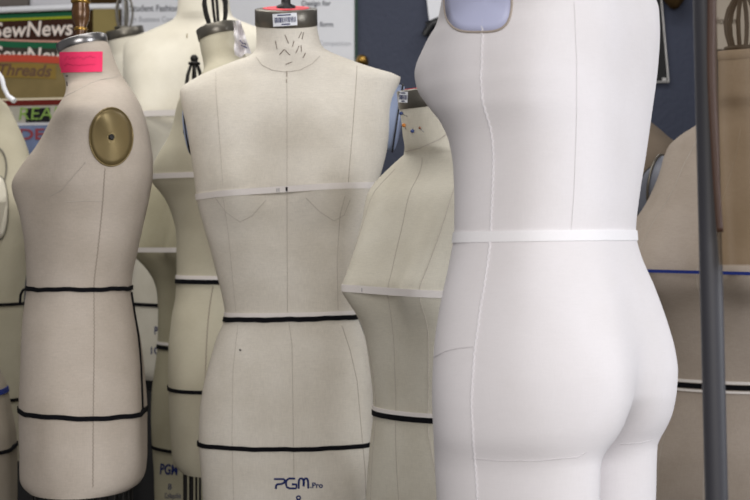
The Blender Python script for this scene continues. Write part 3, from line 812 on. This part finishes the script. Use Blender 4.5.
# ------------------------------------------------------------------ garment rack and sheer garment
rk = empty('garment_rack', (.345, 1.5, 0)); tag(rk, 'dark grey steel tube rack whose upright stands at the right', 'rack')
top = P3(699, -60, 1.5); 
def upx(py): return P3(704.5+12*(py/500.0), py, 1.5)
pa = upx(0); pb = upx(500); dr = (pb-pa)/(pb.z-pa.z)
def at_z(z): return pa+dr*(z-pa.z)
mb = MB(); mb.tube([at_z(.09), at_z(.6), at_z(1.2), at_z(1.72)], .0115, 20); mb.build('upright', M['rack'], rk)
mb = MB(); mb.tube([at_z(1.70), at_z(1.70)+Vector((.55, 0, 0)), at_z(1.70)+Vector((1.2, 0, 0))], .012, 16); mb.build('top_rail', M['rack'], rk)
e2 = at_z(1.70)+Vector((1.2, 0, 0)); mb = MB(); mb.tube([Vector((e2.x, e2.y, .09)), Vector((e2.x, e2.y, 1.72))], .0115, 16); mb.build('upright', M['rack'], rk)
for bx in (at_z(.09), Vector((e2.x, e2.y, .09))):
    mb = MB(); mb.tube([Vector((bx.x, bx.y-.25, .085)), Vector((bx.x, bx.y+.25, .085))], .014, 14); ft = mb.build('foot', M['rack'], rk)
    for sg in (-1, 1):
        m3 = MB(); m3.lathe((bx.x-.01, bx.y+sg*.23, .032), [(.02, 0), (.032, .002), (.032, .018), (.02, .02)], Vector((1, 0, 0)), 18); m3.tube([(bx.x, bx.y+sg*.23, .035), (bx.x, bx.y+sg*.23, .085)], .006, 8); m3.build('caster', M['black_plastic'], ft)
mb = MB(); nx, nz = 40, 30; D0 = 1.47
fr_l = pchip([(-290,707),(0,707.5),(60,707),(150,711),(225,716),(265,719.5)])
zt = 1.712
def sheet(u, v):
    py = -300+565*v; l = fr_l(py); px = l+(850-l)*u
    p = P3(px, py, D0); p.y += .008*math.sin(u*16)*(.3+.7*v)
    return p
vs = [sheet(i/nx, j/nz) for j in range(nz+1) for i in range(nx+1)]
# carried over the rail and a little way down behind
fs = [(j*(nx+1)+i, j*(nx+1)+i+1, (j+1)*(nx+1)+i+1, (j+1)*(nx+1)+i) for j in range(nz) for i in range(nx)]
mb.add(vs, fs)
gm = mb.build('sheer_garment', M['sheer']); tag(gm, 'sheer brown organza garment hanging in front of the right-hand rack upright', 'garment')
mb = MB(); vs = []
for j in range(nz+1):
    py = -300+565*j/nz
    py = min(py, 232) if j < nz else 232
    l = fr_l(py)
    for k, xx in enumerate((l-.6, l+2, l+6, l+9.5 if py < 150 else l+9.5-(py-150)*.085)):
        p = P3(xx, py, D0-.006); p.y += (-.003, -.006, -.004, .002)[k]; vs.append(p)
fs = [(j*4+i, j*4+i+1, (j+1)*4+i+1, (j+1)*4+i) for j in range(nz) for i in range(3)]
mb.add(vs, fs); mb.build('folded_edge', M['sheer_hem'], gm)
mb = MB(); o = []
for i in range(9):
    an = math.pi*i/8
    o.append([Vector((x, at_z(1.7).y-.03*math.cos(an)*1.0, 1.705+.018*math.sin(an))) for x in [at_z(1.7).x+.02+.42*q/8 for q in range(9)]])
mb.add([p for r in o for p in r], [(i*9+j, i*9+j+1, (i+1)*9+j+1, (i+1)*9+j) for i in range(8) for j in range(8)]); mb.build('shoulder_fold', M['sheer'], gm)

# ------------------------------------------------------------------ setting
WD = 5.25
mb = MB(); mb.box((0, WD+.05, 1.4), 7, .1, 2.8); struct(mb.build('wall_back', M['wall']))
mb = MB(); mb.box((0, 2.2, -.05), 7, 6.4, .1); struct(mb.build('floor', M['floor']))

# low cupboard, added to fill the gaps between the forms with dark
cb = empty('filler_cabinet', (-1.2, 5.08, 0)); tag(cb, 'low black cupboard added to darken the gaps behind the dress forms at left', 'filler_cabinet')
mb = MB(); mb.box((-1.2, 5.09, .42), 2.4, .28, .80); mb.build('carcass', M['black_board'], cb)
mb = MB(); mb.box((-1.2, 5.08, .835), 2.44, .31, .03); mb.build('top', M['black_plastic'], cb)
for k in range(4):
    mb = MB(); mb.box((-2.1+.6*k, 4.94, .42), .57, .02, .74); dd = mb.build('door', M['black_plastic'], cb)
    mb = MB(); mb.tube([(-1.88+.6*k, 4.925, .5), (-1.88+.6*k, 4.925, .62)], .006, 8); mb.build('handle', M['steel_dark'], dd)
mb = MB(); mb.box((-1.2, 5.1, .01), 2.36, .24, .02); mb.build('plinth', M['black_board'], cb)

# poster board on the wall
def wall_panel(name, x0, x1, y0, y1, D, th, mat, rot=0):
    a = P3(x0, y0, D); b_ = P3(x1, y1, D); mb = MB(); mb.box(((a.x+b_.x)/2, D+th/2, (a.z+b_.z)/2), b_.x-a.x, th, a.z-b_.z)
    return mb, a, b_
XD, YD = Vector((1, 0, 0)), Vector((0, 0, 1))
mb, a, b_ = wall_panel('poster', 114, 354.5, -110, 74, WD-.014, .013, None)
po = mb.build('poster_board', M['paper']); tag(po, 'white poster board with grey lettering on the dark blue wall', 'poster')
mb = MB(); q = P3(356, -18, WD-.016); mb.box((q.x, WD-.010, q.z), .011, .014, .644); mb.build('edge_strip', M['green_edge'], po)
pxm = (WD-.014)/F
def ptext(s, x, y, h, mat, w=0, **k): return flat_text('lettering', s, h*pxm*1.38, P3(x, y, WD-.0145), XD, YD, mat, po, weight=w, **k)
ptext('Student Fashion', 154.5, 8.5, 6.6, M['ink_grey'], .0006, squash=.84)
ptext('Design Business Com', 147, 19.5, 5.6, M['ink_pale'], .0004, squash=.8)
ptext('Design for', 316, 3.5, 5, M['ink_grey'], .0006)
ptext('Entries form', 316, 24.5, 5, M['ink_grey'], .0006)
ptext('Competition', 335, 43.5, 4.6, M['ink_pale'])
# brass knob
mb = MB(); k0 = P3(362, 60.5, WD-.05); mb.lathe((k0.x, WD, k0.z), [(.022, 0), (.022, .004), (.009, .007), (.008, .024), (.014, .030), (.0195, .042), (.0205, .05), (.018, .06), (.009, .067), (.001, .0685)], Vector((0, -1, 0)), 24)
kn = mb.build('brass_knob', M['brass'], None, (k0.x, WD, k0.z)); tag(kn, 'round brass knob on the wall at the lower corner of the poster board', 'knob')
# framed board
fr = empty('framed_board', P3(620, 84, WD)); tag(fr, 'black board in a thin silver frame, its corner showing right of the white form', 'picture frame')
def fp(x, y): return P3(x, y, WD-.014)
mb = MB(); c = [fp(560, -160), fp(647, -160), fp(668, 81.5), fp(560, 81.5)]
mb.add(c+[p+Vector((0, .013, 0)) for p in c], [(3,2,1,0),(4,5,6,7),(0,1,5,4),(1,2,6,5),(2,3,7,6),(3,0,4,7)], True); mb.build('panel', M['black_board'], fr)
mb = MB(); mb.tube([fp(647.4, -160), fp(668.6, 82)], .0032, 8); mb.tube([fp(668.8, 82), fp(560, 82.5)], .0034, 8); mb.tube([fp(647.4,-160), fp(560,-160), fp(560,82.5)], .0032, 8); mb.build('frame', M['silver'], fr)
mb = MB(); mb.box(fp(664, 79.5)-Vector((0, .004, 0)), .014, .004, .010); mb.build('corner_clip', M['silver'], fr)
# white notice behind the sheer garment
mb, a, b_ = wall_panel('notice', 708, 800, -50, 49, WD-.011, .010, None)
no = mb.build('notice', M['paper']); tag(no, 'white notice on the wall seen through the sheer brown garment', 'notice')
flat_text('lettering', 'sion m', 7*pxm*1.38, P3(726, 21, WD-.0115), XD, YD, M['ink_black'], no, weight=.0006)
# brown cloth above
mb = MB(); c0 = P3(674, -16, WD-.06); prof = []
rings = []
for i in range(9):
    ph = math.pi*i/8; rings.append([c0+Vector((.045*math.sin(ph)*math.cos(2*math.pi*j/20)*(1+.12*math.sin(3*j)), .04*math.sin(ph)*math.sin(2*math.pi*j/20), -.085*math.cos(ph)*(1+.05*math.sin(2*j)))) for j in range(20)])
mb.rings(rings)
mb.tube([c0+Vector((0, 0, .08)), c0+Vector((0, .02, .3)), c0+Vector((0, .058, .34))], .004, 8)
tag(mb.build('cloth_bundle', M['brown_cloth']), 'dark brown bundle hanging on the wall above the silver framed board', 'bundle')
# white paper with clip, left of G
mb = MB(); a = [P3(420, -60, WD-.008), P3(462, -60, WD-.008), P3(462, 23, WD-.03), P3(429.5, 23, WD-.03)]
mb.add(a+[p+Vector((0, .005, 0)) for p in a], [(3,2,1,0),(4,5,6,7),(0,1,5,4),(1,2,6,5),(2,3,7,6),(3,0,4,7)], True)
pp = mb.build('hanging_paper', M['paper']); tag(pp, 'white paper hanging on the wall behind the chest of the white form', 'paper')
ce = empty('clip', P3(431, 30, WD-.04)); tag(ce, 'black spring clip gripping the bottom of the white hanging paper', 'clip')
mb = MB(); mb.tube([P3(427, 27, WD-.04), P3(441, 21, WD-.04)], .018, 12); mb.build('jaw', M['black_plastic'], ce)
mb = MB(); mb.tube([P3(432, 24, WD-.05), P3(427.5, 30, WD-.055), P3(424, 35.5, WD-.055)], [.012, .013, .011], 10); mb.build('lever', M['black_plastic'], ce)
mb = MB(); mb.tube([P3(429, 30, WD-.05), P3(431, 40, WD-.05), P3(428, 46, WD-.05), P3(423, 56, WD-.05)], .005, 8); mb.build('cord', M['black_plastic'], ce)

# ------------------------------------------------------------------ magazines in a wall rack
RD = 4.95
mr = empty('magazine_rack', P3(25, 150, RD+.12)); tag(mr, 'tiered white wall rack holding the sewing magazines at top left', 'rack')
mb = MB(); q0 = P3(-90, -30, RD+.2); q1 = P3(119, 190, RD+.2); mb.box(((q0.x+q1.x)/2, RD+.24, (q0.z+q1.z)/2), q1.x-q0.x, .02, q0.z-q1.z); mb.build('back_panel', M['brown_cloth'], mr)
mb = MB(); mb.tube([P3(-90, 13.5, RD+.12), P3(0, 10, RD+.12), P3(75, 7, RD+.12), P3(122, 6.5, RD+.12)], .0105, 12); mb.build('top_rail', M['paper'], mr)
mags = []
def magazine(label, x0, x1, ytop, ybot, D, cover, curve=0.0, tiltpx=0.0, rise=0.0):
    """thin magazine leaning back in its tier, its head bowed a little"""
    rows = 10; cols = 14; fr_ = []; bk_ = []
    for j in range(rows+1):
        for i in range(cols+1):
            u = i/cols; v = j/rows
            px = x0+(x1-x0)*u; py = ytop+(ybot-ytop)*v+tiltpx*(u-.5)+curve*4*(u-.5)**2*-1
            p = P3(px, py, D+.045*(1-v)); fr_.append(p); bk_.append(p+Vector((0, .006, 0)))
    n0 = len(fr_); C1 = cols+1; fs = []
    for j in range(rows):
        for i in range(cols):
            a = j*C1+i; fs.append((a+C1, a+C1+1, a+1, a)); fs.append((n0+a, n0+a+1, n0+a+C1+1, n0+a+C1))
    rim = [i for i in range(C1)]+[j*C1+cols for j in range(1, rows+1)]+[rows*C1+i for i in range(cols-1, -1, -1)]+[j*C1 for j in range(rows-1, 0, -1)]
    for a, b2 in zip(rim, rim[1:]+rim[:1]): fs.append((a, b2, n0+b2, n0+a))
    mb = MB(); mb.add(fr_+bk_, fs); o = mb.build('magazine', cover); tag(o, label, 'magazine', 'sewing magazines in the wall rack')
    def surf(u, v, off=.0015):
        px = x0+(x1-x0)*u; py = ytop+(ybot-ytop)*v+tiltpx*(u-.5)-curve*4*(u-.5)**2
        return P3(px, py, D+.045*(1-v)-off)
    def band(va, vb, mat, name='cover_band', ua=0, ub=1, off=.0015):
        m2 = MB(); k = 14; m2.add([surf(ua+(ub-ua)*i/k, v, off) for v in (va, vb) for i in range(k+1)], [(k+1+i, k+2+i, i+1, i) for i in range(k)]); return m2.build(name, mat, o)
    def title(s, u, v, hpx, mat, weight=0, shear=0, squash=1):
        vs, fs2 = text_mesh(s, hpx*1.38, weight, shear); m2 = MB()
        H_ = ybot-ytop; W_ = x1-x0
        m2.add([surf(u+t.x*squash/W_, v-t.y/H_, .003) for t in vs], fs2, True); return m2.build('title', mat, o)
    return o, band, title
c_grey = plain('grey cover', srgb(108, 102, 98), .5); c_white = plain('pale cover', srgb(206, 206, 212), .5)
c_brown = plain('dark brown cover', srgb(60, 36, 28), .45, 0, .3, 14); c_green = plain('green band', srgb(34, 96, 66), .5, 0, .1); c_lime = plain('yellow green strip', srgb(150, 160, 44), .5, 0, .2, 60)
c_dark = plain('dark photo cover', srgb(66, 60, 54), .5, 0, .6, 22); c_red = plain('red orange band', srgb(188, 76, 58), .5, 0, .08); c_olive = plain('olive photo cover', srgb(128, 112, 74), .5, 0, .35, 12)
c_ochre = plain('ochre title band', srgb(140, 116, 58), .5, 0, .12); c_ttl = plain('russet title ink', srgb(84, 50, 26), .5); c_wht = plain('off white title ink', srgb(226, 214, 206), .5, 0, .05)
c_maroon = plain('maroon band', srgb(104, 34, 28), .5, 0, .15); c_pale = plain('pale photo cover', srgb(176, 172, 160), .5, 0, .3, 26); c_lt = plain('leaf green title ink', srgb(122, 158, 60), .5)
c_blue = plain('slate blue cover', srgb(116, 130, 164), .5, 0, .35, 22); c_redink = plain('crimson title ink', srgb(140, 34, 48), .5); c_black = plain('black figure', srgb(30, 30, 32), .5)
for c_ in (c_grey, c_white, c_brown, c_green, c_lime, c_dark, c_red, c_olive, c_ochre, c_maroon, c_pale, c_blue, c_black):
    q = c_.node_tree.nodes['Principled BSDF']; q.inputs['Roughness'].default_value = .75; q.inputs['Specular IOR Level'].default_value = .15
o, band, title = magazine('grey magazine at the top of the rack, cut by the top left corner', -40, 29, -60, 9, RD+.16, c_grey)
o, band, title = magazine('plain pale magazine in the top tier right of the grey one', 30, 76, -60, 9, RD+.155, c_white)
o, band, title = magazine('dark magazine with large off-white title beneath a yellow green strip', -20, 82, 13, 95, RD+.09, c_brown, 0, -4)
band(.0, .055, c_green); band(.055, .085, c_lime, off=.002); title('SewNews', .515, .205, 15.5, c_wht, .35, .12, .93)
o, band, title = magazine('dark magazine with a green band just beneath the large off-white title', -20, 82, 40, 110, RD+.06, c_dark, 1, 3)
band(0, .025, plain('pinkish strip', srgb(206, 156, 142), .7)); band(.03, .115, c_green); title('SewNews', .515, .225, 15.5, c_wht, .35, .12, .93)
o, band, title = magazine('olive magazine with russet title on an ochre band under a red arc', -20, 80, 55, 140, RD+.03, c_olive, -1.5, 3)
band(0, .085, c_red); band(.10, .27, c_ochre, ub=.76, ua=.18, off=.002); title('Threads', .43, .185, 12, c_ttl, .3, .3, 1)
o, band, title = magazine('pale magazine with leaf green letters below a maroon band', -10, 84, 98, 160, RD, c_pale, 0, -2)
band(0, .03, M['paper_cream']); band(.03, .12, c_maroon); band(.16, .40, c_black, ua=.38, ub=.64, off=.0018); title('REAL', .53, .26, 13, c_lt, 0, .1, 1.1)
o, band, title = magazine('blue magazine with crimson letters lowest in the rack', -10, 84, 122.5, 190, RD-.03, c_blue, 0, -2)
band(0, .04, c_white); title('DE', .44, .18, 11, c_redink, .3, 0, 1.4)
# olive card right of the finial, grouped with the rack but no part of it
mb, a, b_ = wall_panel('card', 93, 119, 9, 37, RD+.1, .004, None)
mb.build('khaki_card', M['olive_card'], mr)['label'] = 'olive card beside the finial'
# white hook at left
mb = MB(); mb.tube([P3(-3, 72, 3.9), P3(1.5, 78, 3.9), P3(4, 88, 3.9), P3(8, 96, 3.9), P3(14.5, 101, 3.89)], [.006, .0065, .006, .006, .0075], 10)
tag(mb.build('plastic_hook', M['paper']), 'curved white plastic hook above the shoulder of the form at the left edge', 'hook')

# ------------------------------------------------------------------ light
def area(name, loc, target, sx, sy, power, col, spread=180):
    l = bpy.data.lights.new(name, 'AREA'); l.shape = 'RECTANGLE'; l.size = sx; l.size_y = sy; l.energy = power; l.color = col; l.spread = R(spread)
    o = bpy.data.objects.new(name, l); COL.objects.link(o); o.location = loc
    o.rotation_euler = (Vector(target)-Vector(loc)).to_track_quat('-Z', 'Y').to_euler(); return o
area('window_daylight', (2.6, 1.15, 1.7), (.25, 1.85, 1.2), 1.0, 1.2, 11.5, (.94, .96, 1.0), 90)
area('room_daylight', (-.15, -1.5, 1.95), (-.1, 3, 1.1), 2.4, 1.4, 38, (1.0, .97, .95), 130)
area('ceiling_lamp_back', (-.85, 3.9, 2.65), (-.85, 3.9, 0), 1.4, .5, 7, (1.0, .97, .91))
area('ceiling_lamp_middle', (-.75, 3.0, 2.65), (-.75, 3.0, 0), 1.2, .4, 9, (1.0, .97, .91))
area('wall_fill', (.5, 4.5, 2.65), (.5, 4.7, 0), 1.2, .4, 5, (1.0, .98, .96))  # unseen fill, added to brighten the poster board and back wall
area('ceiling_lamp_front', (.1, 2.4, 2.65), (.1, 2.4, 0), 1.6, .4, 5, (1.0, .97, .94))
w = bpy.data.worlds.new('World'); scn.world = w; w.use_nodes = True
w.node_tree.nodes['Background'].inputs[0].default_value = (.9, .88, .88, 1); w.node_tree.nodes['Background'].inputs[1].default_value = .20

cam = bpy.data.cameras.new('Camera'); cam.lens = 72; cam.sensor_width = 36
co = bpy.data.objects.new('Camera', cam); COL.objects.link(co); co.location = (0, 0, CZ); co.rotation_euler = (R(90), 0, 0)
cam.dof.use_dof = True; cam.dof.focus_distance = 2.25; cam.dof.aperture_fstop = 10
scn.camera = co
vs_ = scn.view_settings; vs_.view_transform = 'Standard'; vs_.look = 'None'; vs_.gamma = 1; vs_.use_curve_mapping = False; vs_.exposure = 0.2
